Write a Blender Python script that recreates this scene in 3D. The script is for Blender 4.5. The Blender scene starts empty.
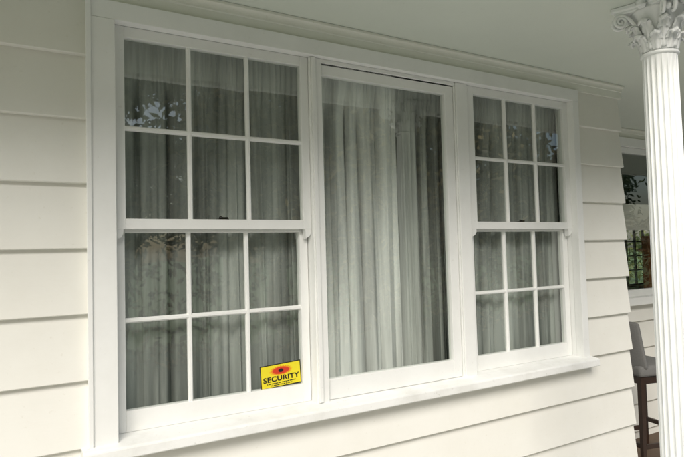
import bpy, bmesh, math, random
import numpy as np
from mathutils import Vector, Matrix
random.seed(4); rng=np.random.default_rng(7)
S=bpy.context.scene
COL=S.collection

# ------------------------------------------------------------ materials
def newmat(name):
    m=bpy.data.materials.new(name); m.use_nodes=True
    nt=m.node_tree; b=nt.nodes['Principled BSDF']; return m,nt,b
def paint(name,col,dirt=(0.55,0.52,0.42),amt=.25,rough=.45,scale=2.0,bump=.15,streak=1.0,chips=0.0):
    m,nt,b=newmat(name); N=nt.nodes.new; L=nt.links.new
    tc=N('ShaderNodeTexCoord'); mp=N('ShaderNodeMapping'); mp.inputs['Scale'].default_value=(1,1,streak)
    L(tc.outputs['Object'],mp.inputs[0])
    n=N('ShaderNodeTexNoise'); n.inputs['Scale'].default_value=scale; n.inputs['Detail'].default_value=8; n.inputs['Roughness'].default_value=.65
    L(mp.outputs[0],n.inputs['Vector'])
    r=N('ShaderNodeValToRGB'); r.color_ramp.elements[0].position=.42; r.color_ramp.elements[1].position=.85
    r.color_ramp.elements[0].color=(0,0,0,1); r.color_ramp.elements[1].color=(amt,)*3+(1,)
    L(n.outputs['Fac'],r.inputs[0])
    n2=N('ShaderNodeTexNoise'); n2.inputs['Scale'].default_value=60; n2.inputs['Detail'].default_value=4
    L(tc.outputs['Object'],n2.inputs['Vector'])
    r2=N('ShaderNodeValToRGB'); r2.color_ramp.elements[0].position=.66; r2.color_ramp.elements[1].position=.76
    r2.color_ramp.elements[0].color=(0,0,0,1); r2.color_ramp.elements[1].color=(amt*.8,)*3+(1,)
    L(n2.outputs['Fac'],r2.inputs[0])
    ad=N('ShaderNodeMath'); ad.operation='ADD'; L(r.outputs[0],ad.inputs[0]); L(r2.outputs[0],ad.inputs[1])
    mx=N('ShaderNodeMixRGB'); mx.inputs[1].default_value=col+(1,); mx.inputs[2].default_value=dirt+(1,)
    L(ad.outputs[0],mx.inputs[0]); out=mx.outputs[0]
    if chips>0:   # sparse flaked-paint specks showing grey timber
        v=N('ShaderNodeTexNoise'); v.inputs['Scale'].default_value=24; v.inputs['Detail'].default_value=9; v.inputs['Roughness'].default_value=.75
        L(tc.outputs['Object'],v.inputs['Vector'])
        r3=N('ShaderNodeValToRGB'); r3.color_ramp.elements[0].position=.735; r3.color_ramp.elements[1].position=.76
        r3.color_ramp.elements[0].color=(0,0,0,1); r3.color_ramp.elements[1].color=(chips,)*3+(1,)
        L(v.outputs['Fac'],r3.inputs[0])
        m2=N('ShaderNodeMixRGB'); m2.inputs[2].default_value=(.22,.20,.16,1); L(r3.outputs[0],m2.inputs[0]); L(out,m2.inputs[1]); out=m2.outputs[0]
    L(out,b.inputs['Base Color'])
    b.inputs['Roughness'].default_value=rough
    bp=N('ShaderNodeBump'); bp.inputs['Strength'].default_value=bump; bp.inputs['Distance'].default_value=.002
    n3=N('ShaderNodeTexNoise'); n3.inputs['Scale'].default_value=35; n3.inputs['Detail'].default_value=5
    mp3=N('ShaderNodeMapping'); mp3.inputs['Scale'].default_value=(.25,1,1)
    L(tc.outputs['Object'],mp3.inputs[0]); L(mp3.outputs[0],n3.inputs['Vector'])
    L(n3.outputs['Fac'],bp.inputs['Height']); L(bp.outputs[0],b.inputs['Normal'])
    return m
M_board=paint('board_paint',(.82,.815,.76),amt=.28,rough=.5,scale=1.5,bump=.35,chips=.35)
M_trim=paint('trim_paint',(.86,.87,.85),dirt=(.5,.49,.44),amt=.24,rough=.38,scale=3,bump=.2,chips=.6)
M_sill=paint('sill_paint',(.85,.86,.84),dirt=(.36,.35,.29),amt=.46,rough=.4,scale=5,bump=.15,chips=.7)
M_ceil=paint('ceiling_paint',(.69,.74,.665),dirt=(.45,.47,.40),amt=.25,rough=.5,scale=.8,bump=.05)
M_corn=paint('cornice_paint',(.78,.79,.71),amt=.3,rough=.5,scale=4)
M_colm=paint('column_paint',(.86,.88,.87),amt=.12,rough=.4,scale=3,bump=.08)
def simple(name,col,rough=.6,noise=.3,scale=8,metal=0):
    m,nt,b=newmat(name); N=nt.nodes.new; L=nt.links.new
    tc=N('ShaderNodeTexCoord'); n=N('ShaderNodeTexNoise'); n.inputs['Scale'].default_value=scale; n.inputs['Detail'].default_value=6
    L(tc.outputs['Object'],n.inputs['Vector'])
    mx=N('ShaderNodeMixRGB'); mx.inputs[1].default_value=tuple(c*(1-noise) for c in col)+(1,); mx.inputs[2].default_value=tuple(min(1,c*(1+noise)) for c in col)+(1,)
    L(n.outputs['Fac'],mx.inputs[0]); L(mx.outputs[0],b.inputs['Base Color'])
    b.inputs['Roughness'].default_value=rough; b.inputs['Metallic'].default_value=metal
    return m
M_room=simple('room_plaster',(.35,.34,.31))
M_floor=simple('room_floor',(.12,.08,.05))
M_concrete=simple('paving_concrete',(.50,.49,.46),.85,.2,6)  # pale tone raised to bounce light up to the ceiling
M_grass=simple('lawn_grass',(.075,.12,.035),.9,.5,14)
M_bark=simple('bark',(.12,.085,.055),.9,.4,12)
M_wood=simple('stool_wood',(.028,.014,.008),.4,.4,20)
M_post=simple('timber_brown',(.34,.13,.05),.5,.3,15)
M_fabric=simple('grey_fabric',(.16,.16,.155),.9,.25,150)
M_black=simple('latch_metal',(.03,.027,.023),.4,.2,30,.6)
M_blind=simple('blind_fabric',(.90,.86,.83),.8,.05,20)
M_roof=simple('roof_iron',(.10,.13,.11),.5,.1,3)
M_yel=simple('sticker_yellow',(.80,.68,.03),.35,.04,9)
M_blk=simple('sticker_black',(.015,.014,.012),.4,.1,9)
M_red=simple('sticker_red',(.62,.05,.02),.4,.1,9)
M_org=simple('sticker_orange',(.80,.28,.02),.4,.05,9)
M_cord=simple('cord',(.5,.48,.42),.8)
def leafmat(name,c1,c2,c3):
    m,nt,b=newmat(name); N=nt.nodes.new; L=nt.links.new
    g=N('ShaderNodeNewGeometry'); r=N('ShaderNodeValToRGB')
    r.color_ramp.elements[0].color=c1+(1,); r.color_ramp.elements[1].color=c3+(1,)
    e=r.color_ramp.elements.new(.55); e.color=c2+(1,)
    L(g.outputs['Random Per Island'],r.inputs[0]); L(r.outputs[0],b.inputs['Base Color'])
    b.inputs['Roughness'].default_value=.4
    t=N('ShaderNodeBsdfTranslucent'); L(r.outputs[0],t.inputs[0]); mx=N('ShaderNodeMixShader'); mx.inputs[0].default_value=.5
    L(b.outputs[0],mx.inputs[1]); L(t.outputs[0],mx.inputs[2]); L(mx.outputs[0],nt.nodes['Material Output'].inputs[0])
    return m
M_leaf=leafmat('leaf_green',(.03,.045,.018),(.10,.13,.04),(.22,.24,.08))
M_leafb=leafmat('leaf_olive',(.03,.028,.014),(.22,.17,.07),(.55,.43,.20))
M_leafc=leafmat('leaf_camellia',(.02,.022,.012),(.25,.20,.09),(.70,.56,.28))
def glassmat():
    m=bpy.data.materials.new('window_glass'); m.use_nodes=True; nt=m.node_tree; nt.nodes.clear()
    N=nt.nodes.new; L=nt.links.new
    o=N('ShaderNodeOutputMaterial'); mx=N('ShaderNodeMixShader'); t=N('ShaderNodeBsdfTransparent'); g=N('ShaderNodeBsdfGlossy')
    t.inputs[0].default_value=(.93,.96,.93,1); g.inputs['Roughness'].default_value=0.010; g.inputs[0].default_value=(.98,1,.98,1)
    tc=N('ShaderNodeTexCoord'); n=N('ShaderNodeTexNoise'); n.inputs['Scale'].default_value=4; n.inputs['Detail'].default_value=1
    L(tc.outputs['Object'],n.inputs['Vector']); b=N('ShaderNodeBump'); b.inputs['Strength'].default_value=.2; b.inputs['Distance'].default_value=.004
    L(n.outputs['Fac'],b.inputs['Height']); L(b.outputs[0],g.inputs['Normal'])
    ge=N('ShaderNodeNewGeometry'); dt=N('ShaderNodeVectorMath'); dt.operation='DOT_PRODUCT'
    L(ge.outputs['Normal'],dt.inputs[0]); L(ge.outputs['Incoming'],dt.inputs[1])
    def M(op,a,b_=None):
        x=N('ShaderNodeMath'); x.operation=op
        for k,v in enumerate((a,b_)):
            if v is None: continue
            if isinstance(v,(int,float)): x.inputs[k].default_value=v
            else: L(v,x.inputs[k])
        return x.outputs[0]
    c=M('ABSOLUTE',dt.outputs['Value']); q=M('POWER',M('SUBTRACT',1.0,c),5.0); fr=M('ADD',M('MULTIPLY',q,.85),.15)
    L(fr,mx.inputs[0]); L(t.outputs[0],mx.inputs[1]); L(g.outputs[0],mx.inputs[2]); L(mx.outputs[0],o.inputs[0])
    return m
M_glass=glassmat()
def curtmat(name,col,tr,sc=10):
    m,nt,b=newmat(name); N=nt.nodes.new; L=nt.links.new
    tc=N('ShaderNodeTexCoord'); mp=N('ShaderNodeMapping'); mp.inputs['Scale'].default_value=(sc,sc,.5)
    L(tc.outputs['Object'],mp.inputs[0]); n=N('ShaderNodeTexNoise'); n.inputs['Scale'].default_value=1; n.inputs['Detail'].default_value=6; n.inputs['Roughness'].default_value=.6
    L(mp.outputs[0],n.inputs['Vector'])
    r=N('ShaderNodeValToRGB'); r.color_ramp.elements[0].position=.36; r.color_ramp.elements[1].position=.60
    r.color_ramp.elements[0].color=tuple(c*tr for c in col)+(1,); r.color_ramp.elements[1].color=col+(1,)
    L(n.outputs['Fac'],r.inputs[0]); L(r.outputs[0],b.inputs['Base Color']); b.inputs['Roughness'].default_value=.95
    b.inputs['Specular IOR Level'].default_value=.1
    return m
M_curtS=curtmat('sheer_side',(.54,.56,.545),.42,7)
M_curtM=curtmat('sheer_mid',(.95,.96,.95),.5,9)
M_curtN=curtmat('sheer_mid_shade',(.56,.58,.56),.42,9)  # shaded copy of the middle sheer, darkened in colour so reflections show

# ------------------------------------------------------------ helpers
def link(o,parent=None):
    COL.objects.link(o)
    if parent is not None: o.parent=parent
    return o
def empty(name,loc=(0,0,0)):
    e=bpy.data.objects.new(name,None); e.location=loc; COL.objects.link(e); return e
def meshobj(name,bm,mat,parent=None,smooth=False,recalc=True):
    if recalc: bmesh.ops.recalc_face_normals(bm,faces=bm.faces)
    me=bpy.data.meshes.new(name); bm.to_mesh(me); bm.free(); me.materials.append(mat)
    if smooth:
        for p in me.polygons: p.use_smooth=True
    return link(bpy.data.objects.new(name,me),parent)
def addbox(bm,x0,x1,y0,y1,z0,z1,bev=.002):
    r=bmesh.ops.create_cube(bm,size=1)
    for v in r['verts']:
        v.co=Vector((x0+(v.co.x+.5)*(x1-x0),y0+(v.co.y+.5)*(y1-y0),z0+(v.co.z+.5)*(z1-z0)))
    if bev>0:
        es=list({e for v in r['verts'] for e in v.link_edges})
        bmesh.ops.bevel(bm,geom=es,offset=bev,segments=2,affect='EDGES',profile=.6)
def box(name,x0,x1,y0,y1,z0,z1,mat,parent=None,bev=.002):
    bm=bmesh.new(); addbox(bm,x0,x1,y0,y1,z0,z1,bev); return meshobj(name,bm,mat,parent)
def prism(bm,x0,x1,prof):
    a=[bm.verts.new((x0,y,z)) for y,z in prof]; b=[bm.verts.new((x1,y,z)) for y,z in prof]
    n=len(prof)
    for i in range(n): bm.faces.new((a[i],a[(i+1)%n],b[(i+1)%n],b[i]))
    bm.faces.new(a[::-1]); bm.faces.new(b)
E=.232; Z0=1.597
def boards(name,x0,x1,zmin,zmax,parent,yo=0,jit=True):
    bm=bmesh.new(); k=math.floor((zmin-Z0)/E)
    while Z0+k*E<zmax:
        zb=Z0+k*E; b0=max(zb,zmin); t=min(zb+E+.004,zmax)
        f=lambda z:-.020+.024*(z-zb)/E
        if t-b0>.01:
            j=random.uniform(-.0012,.0012)
            prism(bm,x0,x1,[(yo+f(b0)+.003+j,b0),(yo+f(b0)+j,b0+.003),(yo+f(t)+j,t),(yo+.02,t),(yo+.02,b0)])
        k+=1
    return meshobj(name,bm,M_board,parent)

FL=-.12; CE=2.59; XE=13.0
house=empty('weatherboard_house')
boards('siding_left',-3,.288,FL,2.53,house)
boards('siding_right',3.032,3.47,FL,2.53,house)
boards('siding_under_sill',.288,3.032,FL,.862,house)
bm=bmesh.new()
addbox(bm,-3,.34,.021,.11,FL,CE-.002,0); addbox(bm,3.0,3.462,.021,.11,FL,CE-.002,0)
addbox(bm,.34,3.0,.021,.11,FL,.86,0); addbox(bm,.34,3.0,.021,.11,2.47,CE-.002,0)
addbox(bm,3.38,3.46,.11,3.0,FL,CE-.002,0)
meshobj('wall_core',bm,M_trim,house)
# recess wall
Y2=.79
boards('recess_siding_low',3.462,XE,FL,1.06,house,Y2)
boards('recess_siding_a',3.462,4.38,1.06,2.5,house,Y2)
boards('recess_siding_b',6.02,XE,1.06,2.5,house,Y2)
bm=bmesh.new()
addbox(bm,3.462,XE,Y2+.021,Y2+.1,FL,1.06,0); addbox(bm,3.462,4.38,Y2+.021,Y2+.1,1.06,CE-.002,0)
addbox(bm,6.02,XE,Y2+.021,Y2+.1,1.06,CE-.002,0); addbox(bm,4.38,6.02,Y2+.021,Y2+.1,2.5,CE-.002,0)
meshobj('recess_wall_core',bm,M_trim,house)
box('porch_ceiling',-3,XE+.1,-.98,5.2,CE,CE+.04,M_ceil,house,0)
bm=bmesh.new(); prism(bm,-3.2,XE+.3,[(-1.2,CE+.06),(-1.2,CE+.10),(2.1,4.2),(5.4,CE+.10),(5.4,CE+.06)]); meshobj('roof',bm,M_roof,house)  # front overhang is out of view, added to block light
bm=bmesh.new(); addbox(bm,-3.1,XE+.2,-1.02,-.982,CE-.02,CE+.14,.003); meshobj('unseen_fascia',bm,M_trim,house)  # unseen eave edge, added to shape the light under the porch
def cornice(name,x0,x1,yo):
    bm=bmesh.new()
    pr=[(yo+.02,2.508),(yo-.016,2.508),(yo-.018,2.548),(yo-.022,2.552)]
    for i in range(7):
        a=i/6*math.pi/2; pr.append((yo-.022-.016*(1-math.cos(a)),2.554+.022*math.sin(a)))
    pr+=[(yo-.040,2.578),(yo-.040,CE-.002),(yo+.02,CE-.002)]
    prism(bm,x0,x1,pr); return meshobj(name,bm,M_corn,house)
cornice('cornice_main',-3,3.485,0); cornice('cornice_recess',3.49,XE,Y2)
bm=bmesh.new()
addbox(bm,-3,3.38,3.0,3.1,FL,CE-.002,0); addbox(bm,-3.1,-3,0,3.1,FL,CE-.002,0)
OA,OB=10.4,12.6
addbox(bm,3.46,OA,5.0,5.1,FL,CE-.002,0); addbox(bm,OB,XE+.1,5.0,5.1,FL,CE-.002,0)
addbox(bm,OA,OB,5.0,5.1,FL,.75,0); addbox(bm,OA,OB,5.0,5.1,1.95,CE-.002,0)
addbox(bm,XE,XE+.1,Y2,5.0,FL,CE-.002,0); addbox(bm,3.46,3.5,3.1,5.0,FL,CE-.002,0)
meshobj('inner_walls',bm,M_room,house)
box('inner_floor',-3,XE,.115,5.0,FL+.004,FL+.03,M_floor,house,0)

# ------------------------------------------------------------ main window joinery
win=empty('window_group'); win.parent=house
def bx(name,*a,mat=M_trim,bev=.0025): return box(name,*a,mat,win,bev)
bx('casing_left',.288,.383,-.034,.02,.90,2.436)
bx('casing_left_backband',.283,.300,-.042,-.0345,.90,2.504)
bx('casing_right',2.976,3.030,-.030,.02,.90,2.436)
bx('head_casing',.288,3.030,-.032,.02,2.436,2.506)
bx('mullion_a',1.206,1.266,-.004,.10,.90,2.435)
bx('mullion_a_stop',1.212,1.232,-.014,-.0045,.912,2.434)
bx('mullion_b',2.070,2.147,-.004,.10,.90,2.435)
bx('mullion_b_bead',2.062,2.069,.004,.10,.90,2.433)
bx('liner_left',.345,.384,.021,.10,.90,2.435)
bx('liner_right',2.977,3.0,.021,.10,.90,2.435)
bm=bmesh.new()
prism(bm,.262,3.056,[(.115,.913),(.0,.910),(-.068,.899),(-.073,.896),(-.075,.890),(-.075,.860),(-.072,.856),(-.060,.854),(.115,.854)])
meshobj('sill',bm,M_sill,win)
def pane(name,xa,xb,y,za,zb,parent):
    g=bmesh.new(); g.faces.new([g.verts.new(c) for c in ((xa,y,za),(xb,y,za),(xb,y,zb),(xa,y,zb))])
    return meshobj(name,g,M_glass,parent,recalc=False)
def sash(name,xa,xb,za,zb,n,rows,y0,y1,rl,rr,rb,rt,mw=.019,lug=False):
    bm=bmesh.new()
    addbox(bm,xa-rl,xa,y0,y1,za-rb,zb+rt,.002); addbox(bm,xb,xb+rr,y0,y1,za-rb,zb+rt,.002)
    addbox(bm,xa,xb,y0+.0006,y1,za-rb,za,.002); addbox(bm,xa,xb,y0+.0006,y1,zb,zb+rt,.002)
    ym=(y0+y1)/2
    for i in range(1,n):
        x=xa+(xb-xa)*i/n
        bmv=[(x-mw/2,ym+.004),(x-mw/2,y0+.012),(x-mw*.22,y0+.003),(x+mw*.22,y0+.003),(x+mw/2,y0+.012),(x+mw/2,ym+.004)]
        a=[bm.verts.new((p,q,za)) for p,q in bmv]; b=[bm.verts.new((p,q,zb)) for p,q in bmv]
        for k in range(6): bm.faces.new((a[k],a[(k+1)%6],b[(k+1)%6],b[k]))
    for j in range(1,rows):
        z=za+(zb-za)*j/rows
        prism(bm,xa,xb,[(ym+.003,z-mw/2),(y0+.0125,z-mw/2),(y0+.0035,z-mw*.22),(y0+.0035,z+mw*.22),(y0+.0125,z+mw/2),(ym+.003,z+mw/2)])
    if lug:
        for (u0,u1) in ((xa-rl,xa-.008),(xb+.008,xb+rr)):
            zt=za-rb
            pr=[(u0,zt),(u1,zt),(u1-.002,zt-.018),(u0+(u1-u0)*.72,zt-.030),(u0+(u1-u0)*.35,zt-.037),(u0+.002,zt-.042)]
            a=[bm.verts.new((p,y0+.002,q)) for p,q in pr]; b=[bm.verts.new((p,y1-.004,q)) for p,q in pr]
            for k in range(6): bm.faces.new((a[k],a[(k+1)%6],b[(k+1)%6],b[k]))
            bm.faces.new(a[::-1]); bm.faces.new(b)
    o=meshobj(name,bm,M_trim,win)
    for i in range(n):
        for j in range(rows):
            x0=xa+(xb-xa)*i/n; x1=xa+(xb-xa)*(i+1)/n; z0=za+(zb-za)*j/rows; z1=za+(zb-za)*(j+1)/rows
            g=pane(name+'_glass',x0+(.0005 if i else -.003),x1+(-.0005 if i<n-1 else .003),0,z0+(.0005 if j else -.003)-(z0+z1)/2,z1+(-.0005 if j<rows-1 else .003)-(z0+z1)/2,win)
            g.location=(0,ym,(z0+z1)/2); g.rotation_euler=(math.radians(random.uniform(-.4,.4)),0,0)
    return o
XL,PL=.4234,.2476; XR,PR=2.205,.243
for nm,xa,xb,rl,rr in (('left',XL,XL+3*PL,.038,.038),('right',XR,XR+3*PR,.045,.042)):
    sash('upper_sash_'+nm,xa,xb,1.706,2.393,3,2,.012,.046,rl,rr,.038,.042,lug=True)
    sash('lower_sash_'+nm,xa+.002,xb-.002,.990,1.656,3,2,.050,.086,rl,rr,.078,.05)
sash('fixed_sash',1.275,2.004,1.000,2.368,1,1,.012,.048,.02,.055,.088,.045)
box('middle_top_bead',1.267,2.061,-.0,.011,2.418,2.435,M_trim,win,.001)
def latch(x):
    bm=bmesh.new()
    addbox(bm,x-.024,x+.024,.036,.052,1.7065,1.711,.001)
    r=bmesh.ops.create_uvsphere(bm,u_segments=12,v_segments=8,radius=.007)
    for v in r['verts']: v.co+=Vector((x-.012,.034,1.714))
    addbox(bm,x-.012,x+.018,.030,.038,1.711,1.717,.001)
    meshobj('sash_latch',bm,M_black,win,False)
latch(XL+1.56*PL); latch(XR+1.5*PR)
for x in (2.973,1.203):
    bm=bmesh.new(); bmesh.ops.create_cone(bm,segments=8,radius1=.003,radius2=.003,depth=.66,cap_ends=True,matrix=Matrix.Translation((x,.060,1.32)))
    meshobj('sash_cord',bm,M_cord,win,True)

# ------------------------------------------------------------ recess window
w2=empty('recess_window'); w2.parent=house
def b2(name,*a,mat=M_trim,bev=.003): return box(name,*a,mat,w2,bev)
b2('casing_l',4.38,4.47,Y2-.03,Y2+.08,1.12,2.43); b2('casing_r',5.93,6.02,Y2-.03,Y2+.08,1.12,2.43)
b2('head',4.38,6.02,Y2-.032,Y2+.08,2.43,2.507)
b2('sill',4.34,6.06,Y2-.08,Y2+.1,1.05,1.115)
b2('bottom_rail',4.47,5.93,Y2+.0,Y2+.05,1.116,1.175); b2('top_rail',4.47,5.93,Y2+.0,Y2+.05,2.38,2.429)
pane('glass',4.47,5.93,Y2+.03,1.17,2.39,w2)
bm=bmesh.new()
prism(bm,4.475,5.925,[(Y2+.036,1.70),(Y2+.040,1.70),(Y2+.040,1.93),(Y2+.036,1.93)])
meshobj('blind_hem',bm,M_blind,w2)
bm=bmesh.new()
x=OA
while x<OB: addbox(bm,x,x+.04,5.02,5.06,.75,1.95,.002); x+=.30
for z in (.75,1.05,1.35,1.65,1.91): addbox(bm,OA+.04,OB,5.025,5.055,z,z+.03,.002)
meshobj('far_window_bars',bm,M_wood,w2)
bm=bmesh.new(); addbox(bm,5.72,5.79,1.2,1.27,FL+.06,1.66,.008)
addbox(bm,5.45,6.05,1.215,1.265,FL+.031,FL+.09,.006); addbox(bm,5.725,5.775,.98,1.5,FL+.032,FL+.088,.006)
addbox(bm,5.62,5.88,1.225,1.255,1.50,1.53,.006)
meshobj('timber_upright',bm,M_post,None)  # brown upright of unclear kind; feet and crossbar are made up

# ------------------------------------------------------------ curtains
def curtain(name,x0,x1,zb,zt,y,mat,wl,amp,seed):
    r=np.random.default_rng(seed)
    nx=int((x1-x0)/.0035); nz=50
    xs=np.linspace(x0,x1,nx); t=np.linspace(0,1,nx)
    nf=(x1-x0)/wl
    def warp(k,v):
        f=np.cumsum(1+v*np.interp(t,np.linspace(0,1,k),r.uniform(-1,1,k))); return f/f[-1]
    f=warp(18,.85)*nf; fb=warp(14,.8)*nf*2.3; fh=warp(20,.5)*nf*4.2
    a1=np.interp(t,np.linspace(0,1,int(nf*1.3)),r.uniform(.25,1.6,int(nf*1.3)))
    a2=np.interp(t,np.linspace(0,1,int(nf*2)),r.uniform(0,1.2,int(nf*2)))
    dr=np.interp(t,np.linspace(0,1,9),r.uniform(-1,1,9)); dr2=np.interp(t,np.linspace(0,1,15),r.uniform(-1,1,15))
    V=[];F=[]
    for j in range(nz):
        s=j/(nz-1); z=zt+(zb-zt)*s
        k=min(1,max(0,(s-.03)/.16)); k=k*k*(3-2*k)
        g=1-np.abs(np.sin(np.pi*(f+.25*dr*s)))**.6
        h=np.sin(2*np.pi*(fb+.3*dr2*s))*a2
        hd=np.sin(2*np.pi*fh)
        yy=y+k*amp*(1.9*g*a1)+amp*.26*h*(.3+.7*k)+(1-k)*hd*.006+.012*dr*s
        dx=.020*dr*s+.012*k*np.cos(2*np.pi*f)
        for i in range(nx): V.append((xs[i]+dx[i],yy[i],z))
    for j in range(nz-1):
        for i in range(nx-1):
            a=j*nx+i; F.append((a,a+nx,a+nx+1,a+1))
    me=bpy.data.meshes.new(name); me.from_pydata(V,[],F); me.materials.append(mat)
    for p in me.polygons: p.use_smooth=True
    return link(bpy.data.objects.new(name,me))
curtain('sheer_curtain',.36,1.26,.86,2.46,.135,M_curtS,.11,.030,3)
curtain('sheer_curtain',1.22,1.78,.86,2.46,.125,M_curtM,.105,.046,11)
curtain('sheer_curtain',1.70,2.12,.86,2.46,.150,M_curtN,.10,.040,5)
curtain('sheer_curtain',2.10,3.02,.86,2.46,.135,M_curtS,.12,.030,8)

# ------------------------------------------------------------ security sticker
sg=empty('security_sign',(1.066,.0655,1.040)); sg.rotation_euler=(0,math.radians(-3),0)
def sb(name,x0,x1,y0,y1,z0,z1,mat,bev=.0):
    return box(name,x0,x1,y0,y1,z0,z1,mat,sg,bev)
sb('border',-.096,.096,0,.001,-.049,.049,M_blk); sb('panel',-.092,.092,-.0006,.0,-.045,.045,M_yel)
def disc(name,rx,rz,cx,cz,y,mat,star=0):
    bm=bmesh.new(); n=48; vs=[]
    for i in range(n):
        a=2*math.pi*i/n; k=1+(star if i%2 else 0); vs.append(bm.verts.new((cx+rx*k*math.cos(a),y,cz+rz*k*math.sin(a))))
    bm.faces.new(vs); meshobj(name,bm,mat,sg)
disc('emblem_rays',.056,.021,0,.019,-.0009,M_org,-.22); disc('emblem',.040,.015,0,.019,-.0012,M_red); disc('emblem_core',.012,.008,0,.019,-.0015,M_blk)
def text(name,body,size,loc,mat,parent,off=.0):
    c=bpy.data.curves.new(name,'FONT'); c.body=body; c.size=size; c.align_x='CENTER'; c.align_y='CENTER'; c.offset=off; c.extrude=.0001; c.space_character=1.12
    c.materials.append(mat); o=bpy.data.objects.new(name,c); o.location=loc; o.rotation_euler=(math.pi/2,0,0); o.scale=(1.12,.92,1); return link(o,parent)
text('lettering','SECURITY',.031,(0,-.0010,-.014),M_blk,sg,.0011)
for i,(w,z) in enumerate(((.07,-.031),(.05,-.039))):
    k=-w
    while k<w:
        d=random.uniform(.006,.014); sb('small_print',k,min(w,k+d),-.0012,-.0007,z-.0018,z+.0018,M_blk); k+=d+.003

# ------------------------------------------------------------ fluted column
CX,CY=2.452,-.86
colu=empty('fluted_column',(CX,CY,0))
bm=bmesh.new(); NF=20; SUB=9; n=NF*SUB
zs=[FL+.16]+[FL+.19+i*(2.365-FL-.19)/30 for i in range(31)]
rings=[]
for iz,z in enumerate(zs):
    t=(z-FL)/(2.37-FL); R=.0775-.0095*t**1.5
    d=.0085 if 1<iz<31 else (.004 if iz in (1,31) else 0)
    if iz==31: d=.0
    ring=[]
    for i in range(n):
        u=(i%SUB)/SUB; 
        c=0 if u<.18 else math.sin(math.pi*(u-.18)/.82)**.6
        a=2*math.pi*i/n; r=R-d*c
        ring.append(bm.verts.new((r*math.cos(a),r*math.sin(a),z)))
    rings.append(ring)
for a,b in zip(rings,rings[1:]):
    for i in range(n): bm.faces.new((a[i],a[(i+1)%n],b[(i+1)%n],b[i]))
meshobj('shaft',bm,M_colm,colu)
def lathe(name,prof,mat,parent,n=48):
    bm=bmesh.new(); rs=[]
    for r,z in prof: rs.append([bm.verts.new((r*math.cos(2*math.pi*i/n),r*math.sin(2*math.pi*i/n),z)) for i in range(n)])
    for a,b in zip(rs,rs[1:]):
        for i in range(n): bm.faces.new((a[i],a[(i+1)%n],b[(i+1)%n],b[i]))
    bm.faces.new(rs[0][::-1]); bm.faces.new(rs[-1]); return meshobj(name,bm,mat,parent,True)
def torus(R,r,z,k=8): return [(R+r*math.cos(a),z+r*math.sin(a)) for a in [(-math.pi/2+math.pi*i/k) for i in range(k+1)]]
lathe('astragal',[(.055,2.355)]+torus(.068,.008,2.366)+[(.055,2.377)],M_colm,colu)
lathe('bell',[(.060,2.37),(.062,2.42),(.068,2.47),(.082,2.52),(.100,2.55),(.108,2.558)],M_colm,colu)
lathe('base',[(.12,FL+.0),(.12,FL+.05)]+[(.098+.014*math.cos(a),FL+.07+.02*math.sin(a)) for a in [(-1.5+3*i/8) for i in range(9)]]+[(.09,FL+.10)]+torus(.088,.012,FL+.125)+[(.084,FL+.145),(.08,FL+.165)],M_colm,colu)
bm=bmesh.new(); pts=[]
for s in range(4):
    a0=math.pi/4+s*math.pi/2; c0=Vector((math.cos(a0),math.sin(a0)))*.195; a1=a0+math.pi/2; c1=Vector((math.cos(a1),math.sin(a1)))*.195
    e=(c1-c0).normalized(); m=-(c0+c1).normalized()
    for i in range(13):
        t=i/12; p=c0.lerp(c1,.06+.88*t)+m*(.030*math.sin(math.pi*t)); pts.append(p)
def layer(sc,z): return [bm.verts.new((p.x*sc,p.y*sc,z)) for p in pts]
L_=[layer(.90,2.556),layer(.93,2.562),layer(.93,2.568),layer(1,2.574),layer(1,2.588)]
for a,b in zip(L_,L_[1:]):
    for i in range(len(pts)): bm.faces.new((a[i],a[(i+1)%len(pts)],b[(i+1)%len(pts)],b[i]))
bm.faces.new(L_[0][::-1]); bm.faces.new(L_[-1]); meshobj('abacus',bm,M_colm,colu)
def leaf(bm,ang,r0,z0,h,w,out):
    nu,nv=9,14; G=[]
    for j in range(nv+1):
        t=j/nv
        if t<.72: q=t/.72; rr=r0+.012*q+out*.25*q**3; z=z0+h*q
        else:
            q=(t-.72)/.28; a=q*math.pi*1.05; rc=out*.45
            rr=r0+.012+out*.25+rc*(1-math.cos(a)); z=z0+h+rc*.9*math.sin(a)
        lob=.80+.20*abs(math.sin(t*math.pi*4.2)); ww=w*(.60+.75*t-.95*max(0,t-.55)**1.3*1.8)*lob
        ww=max(ww,w*.16)
        row=[]
        for i in range(nu):
            s=(i/(nu-1))*2-1
            rad=rr+.005*math.cos(s*math.pi*2.5)*(1-abs(s)*.3)-.010*s*s
            tang=s*ww
            row.append(bm.verts.new((rad*math.cos(ang)-tang*math.sin(ang),rad*math.sin(ang)+tang*math.cos(ang),z-(.010*abs(s) if t>.5 else 0)*1)))
        G.append(row)
    for a,b in zip(G,G[1:]):
        for i in range(nu-1): bm.faces.new((a[i],a[i+1],b[i+1],b[i]))
bm=bmesh.new()
for i in range(8): leaf(bm,i*math.pi/4+math.pi/8,.066,2.378,.060,.026,.030)
for i in range(8): leaf(bm,i*math.pi/4,.068,2.385,.108,.026,.040)
o=meshobj('acanthus_leaves',bm,M_colm,colu,True); md=o.modifiers.new('s','SOLIDIFY'); md.thickness=.006; md.offset=0
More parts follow.
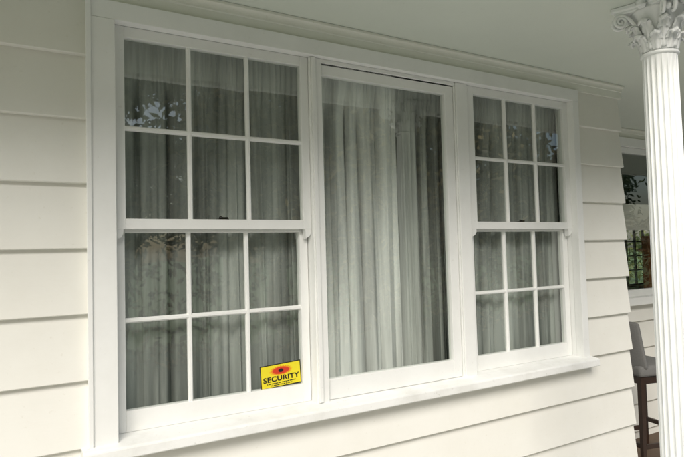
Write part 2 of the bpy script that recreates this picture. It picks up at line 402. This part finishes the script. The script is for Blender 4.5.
def volute(name,ang,rad,zc,R,dirn,side,tr):
    c=bpy.data.curves.new(name,'CURVE'); c.dimensions='3D'; c.bevel_depth=tr; c.bevel_resolution=3
    sp=c.splines.new('POLY'); P=[]
    for i in range(12):
        q=i/11; P.append((.080+(rad-.080)*q**1.3, 2.465+(zc+R-2.465)*math.sin(q*math.pi/2),0,1-.0*q))
    for i in range(1,44):
        a=math.pi/2-i/43*2*math.pi*1.9; r=R*(1-i/43)**.85+.002
        P.append((rad+r*math.cos(a),zc+r*math.sin(a),0,1-.35*i/43))
    sp.points.add(len(P)-1)
    for p,(r,z,_,k) in zip(sp.points,P):
        off=side*(.012+.010*max(0,(r-.08))/.1)
        p.co=(r*math.cos(ang)-off*math.sin(ang),r*math.sin(ang)+off*math.cos(ang),z,1); p.radius=k
    c.materials.append(M_colm); return link(bpy.data.objects.new(name,c),colu)
for s in range(4):
    a=math.pi/4+s*math.pi/2
    volute('volute',a,.150,2.525,.026,1,1,.0075); volute('volute',a,.150,2.525,.026,1,-1,.0075)
    bm=bmesh.new(); r=bmesh.ops.create_uvsphere(bm,u_segments=12,v_segments=8,radius=.013)
    for v in r['verts']: v.co=Vector((.150*math.cos(a),.150*math.sin(a),2.525))+v.co
    r=bmesh.ops.create_uvsphere(bm,u_segments=14,v_segments=10,radius=.022)
    b=a+math.pi/4
    for v in r['verts']:
        th=math.atan2(v.co.x,v.co.z); v.co=v.co*(1+.18*math.sin(5*th)); v.co=Vector((.118*math.cos(b),.118*math.sin(b),2.570))+Vector((v.co.x,v.co.y,v.co.z*.8))
    meshobj('rosette',bm,M_colm,colu,True)

# ------------------------------------------------------------ bar stool
st=empty('bar_stool',(4.33,.47,FL)); st.rotation_euler=(0,0,math.radians(-14))
def sbx(name,x0,x1,y0,y1,z0,z1,mat,bev): 
    o=box(name,x0,x1,y0,y1,z0,z1,mat,st,bev)
    for p in o.data.polygons: p.use_smooth=bev>.01
    return o
sbx('seat',-.20,.21,-.20,.20,.70,.785,M_fabric,.025)
bm=bmesh.new(); G=[]
for j in range(9):
    t=j/8; z=.76+.36*t; row=[]
    for i in range(13):
        s=i/12*2-1; row.append(bm.verts.new((-.20-.05*t+.07*s*s-.01*math.sin(math.pi*t),s*.205*(1-.10*t**3),z-.02*s*s*t)))
    G.append(row)
for a,b in zip(G,G[1:]):
    for i in range(12): bm.faces.new((a[i],a[i+1],b[i+1],b[i]))
o=meshobj('backrest',bm,M_fabric,st,True); md=o.modifiers.new('s','SOLIDIFY'); md.thickness=.045; md.offset=0; md=o.modifiers.new('b','BEVEL'); md.width=.015; md.segments=3
def strut(name,a,b,w0,w1,mat,parent):
    bm=bmesh.new(); a=Vector(a); b=Vector(b); V=[]
    for p,w in ((a,w0),(b,w1)):
        V.append([bm.verts.new(p+Vector((sx*w/2,sy*w/2,0))) for sx,sy in ((-1,-1),(1,-1),(1,1),(-1,1))])
    for i in range(4): bm.faces.new((V[0][i],V[0][(i+1)%4],V[1][(i+1)%4],V[1][i]))
    bm.faces.new(V[0][::-1]); bm.faces.new(V[1]); meshobj(name,bm,mat,parent)
def strut_h(name,a,b,w,h,mat,parent):
    bm=bmesh.new(); a=Vector(a); b=Vector(b); d=(b-a).normalized(); s=Vector((-d.y,d.x,0))*w/2; u=Vector((0,0,h/2)); V=[]
    for p in (a,b): V.append([bm.verts.new(p+x) for x in (-s-u,s-u,s+u,-s+u)])
    for i in range(4): bm.faces.new((V[0][i],V[0][(i+1)%4],V[1][(i+1)%4],V[1][i]))
    bm.faces.new(V[0][::-1]); bm.faces.new(V[1]); meshobj(name,bm,mat,parent)
for i,(sx,sy) in enumerate(((-1,-1),(1,-1),(1,1),(-1,1))):
    strut('leg_%d'%(i+1),(sx*.165,sy*.165,.70),(sx*.215,sy*.205,0),.040,.028,M_wood,st)
q=.196
for i,(a,b,z) in enumerate((((-q,-q),(q,-q),.20),((q,-q),(q,q),.27),((q,q),(-q,q),.20),((-q,q),(-q,-q),.20))):
    strut_h('rung_%d'%(i+1),(a[0],a[1],z),(b[0],b[1],z),.02,.032,M_wood,st)
strut_h('apron_1',(-.17,-.17,.675),(.17,-.17,.675),.022,.05,M_wood,st); strut_h('apron_2',(-.17,-.17,.675),(-.17,.17,.675),.022,.05,M_wood,st)

# ------------------------------------------------------------ ground
def sheet(name,x0,x1,y0,y1,z,mat):
    bm=bmesh.new(); bm.faces.new([bm.verts.new(c) for c in ((x0,y0,z),(x1,y0,z),(x1,y1,z),(x0,y1,z))]); return meshobj(name,bm,mat)
sheet('ground',-400,400,-400,400,FL-.06,M_grass)
box('porch_floor',-3.1,XE+.1,-1.1,.02,FL-.055,FL,M_concrete,None,.004)
box('recess_floor',3.47,XE,.021,Y2+.02,FL-.055,FL-.0005,M_concrete,None,0)
sheet('bounce_paving',-6,14,-4.2,-1.1,FL-.05,M_concrete)  # unseen pale ground, added to bounce light onto wall and ceiling

# ------------------------------------------------------------ vegetation
def leaves(name,centers,mat,per,rad,size,reject=None):
    C=np.array(centers); n=len(C)*per
    P=np.repeat(C,per,0)+rng.normal(0,1,(n,3))*np.array(rad)*.55
    P=P[P[:,2]>FL-.02]
    if reject is not None: P=P[~reject(P)]
    n=len(P)
    d1=rng.normal(0,1,(n,3)); d1/=np.linalg.norm(d1,axis=1)[:,None]
    d2=rng.normal(0,1,(n,3)); d2-=d1*(d1*d2).sum(1)[:,None]; d2/=np.linalg.norm(d2,axis=1)[:,None]
    s=size*rng.uniform(.6,1.4,(n,1))
    V=np.concatenate([P-d1*s,P+d2*s*.42,P+d1*s,P-d2*s*.42],1).reshape(-1,3)
    me=bpy.data.meshes.new(name); me.from_pydata(V.tolist(),[],np.arange(4*n).reshape(-1,4).tolist()); me.materials.append(mat)
    return bpy.data.objects.new(name,me)
def gap(P):
    g=np.zeros(len(P),bool)
    for cx,cz,rx,rz in ((2.75,4.5,.55,.32),(14.6,4.9,2.0,.9)):
        g|=((P[:,0]-cx)/rx)**2+((P[:,2]-cz)/rz)**2<1
    return g
hc=[(x+random.uniform(-.2,.2),-7.2+random.uniform(-.4,.4),z+random.uniform(-.15,.15)) for x in np.arange(-7,22,.55) for z in np.arange(.1,2.6,.5)]
link(leaves('hedge',hc,M_leafb,55,(.45,.45,.42),.075))
def tree(x,y,h,R,mat,seed,per=75,sz=.12):
    r=random.Random(seed); e=empty('garden_tree',(0,0,0))
    me=bpy.data.meshes.new('trunk'); V=[(x,y,FL-.1),(x+.1,y,h*.25),(x-.05,y+.1,h*.5),(x,y,h*.82)]; Ed=[(0,1),(1,2),(2,3)]; rad=[.2,.16,.11,.04]
    for k in range(9):
        b=r.choice((1,2,2)); a=r.uniform(0,6.28); L=R*r.uniform(.55,.9); z=V[b][2]+r.uniform(.6,h*.35)
        V.append((x+L*.5*math.cos(a),y+L*.5*math.sin(a),(V[b][2]+z)/2+.1)); rad.append(.06); Ed.append((b,len(V)-1))
        V.append((x+L*math.cos(a),y+L*math.sin(a),z)); rad.append(.02); Ed.append((len(V)-2,len(V)-1))
    me.from_pydata(V,Ed,[]); me.materials.append(M_bark); o=link(bpy.data.objects.new('trunk',me),e)
    o.modifiers.new('s','SKIN')
    for v,q in zip(me.skin_vertices[0].data,rad): v.radius=(q,q)
    cs=[]
    while len(cs)<95:
        p=Vector((r.uniform(-1,1),r.uniform(-1,1),r.uniform(-1,1)))
        if .25<p.length<1: cs.append((x+p.x*R,y+p.y*R*.7,h*.60+p.z*h*.40))
    link(leaves('crown',cs,mat,per,(.55,.5,.4),sz,gap),e)
for i,(x,y,h,R,m) in enumerate(((-3.5,-9,6.5,2.2,M_leaf),(.3,-9,6.6,2.2,M_leaf),(4.2,-9.1,7.0,2.2,M_leafb),(7.4,-8.9,6.8,2.2,M_leafb),(10.6,-9.0,6.6,2.3,M_leafb),(14,-9.2,6.8,2.3,M_leaf),(17.6,-9,6.5,2.3,M_leaf),
    (2.1,-9.9,6.6,1.9,M_leaf),(6.2,-11.2,7.0,2.2,M_leaf),(9.4,-11.0,7.2,2.2,M_leaf))):
    tree(x,y,h,R,m,20+i)
cs=[]
r_=random.Random(5)
for cx,cy,cr,ch in ((4.4,-5.0,.9,1.7),(5.7,-5.3,1.0,1.9),(7.2,-5.1,1.0,1.85)):
    for k in range(60):
        p=Vector((r_.uniform(-1,1),r_.uniform(-1,1),r_.uniform(-1,1)))
        if p.length<1: cs.append((cx+p.x*cr,cy+p.y*.45,ch+.1+p.z*ch))
link(leaves('camellia_shrub',cs,M_leafc,34,(.36,.3,.36),.07))
sc=[(x+random.uniform(-.5,.5),15+random.uniform(-.6,.6),z) for x in np.arange(20,44,.9) for z in np.arange(0,2.0,.6)]
link(leaves('shrub_border',sc,M_leaf,34,(.8,.8,.6),.16))

# ------------------------------------------------------------ light
w=bpy.data.worlds.new('World'); S.world=w; w.use_nodes=True; nt=w.node_tree
sky=nt.nodes.new('ShaderNodeTexSky'); sky.sky_type='NISHITA'; sky.sun_disc=False
EL=math.radians(40); az=math.radians(212)  # direction to sun: clockwise from +Y
sky.sun_elevation=EL; sky.sun_rotation=az; sky.dust_density=3; sky.air_density=1.2
nt.links.new(sky.outputs[0],nt.nodes['Background'].inputs[0]); nt.nodes['Background'].inputs[1].default_value=.15
l=bpy.data.lights.new('sun','SUN'); l.energy=3.8; l.angle=math.radians(42); l.color=(1,.965,.905)
o=link(bpy.data.objects.new('sun',l)); d=Vector((math.sin(az)*math.cos(EL),math.cos(az)*math.cos(EL),math.sin(EL)))
o.rotation_euler=d.to_track_quat('Z','Y').to_euler(); o.location=d*20

# ------------------------------------------------------------ camera
f=578.166;y,p,r=[math.radians(a) for a in (31.16,2.6027,1.5653)]
F=Vector((math.sin(y)*math.cos(p),math.cos(y)*math.cos(p),math.sin(p)));R=Vector((math.cos(y),-math.sin(y),0));U=R.cross(F)
R2=R*math.cos(r)-U*math.sin(r);U2=R*math.sin(r)+U*math.cos(r)
cam=bpy.data.cameras.new('camera'); co=link(bpy.data.objects.new('camera',cam)); cam.sensor_width=36; cam.lens=f/684*36; cam.clip_end=1000; cam.clip_start=.05
m=Matrix((R2,U2,-F)).transposed().to_4x4(); m.translation=(0,-2.24,1.55); co.matrix_world=m
S.camera=co
S.view_settings.view_transform='Standard'; S.view_settings.look='None'; S.view_settings.exposure=0
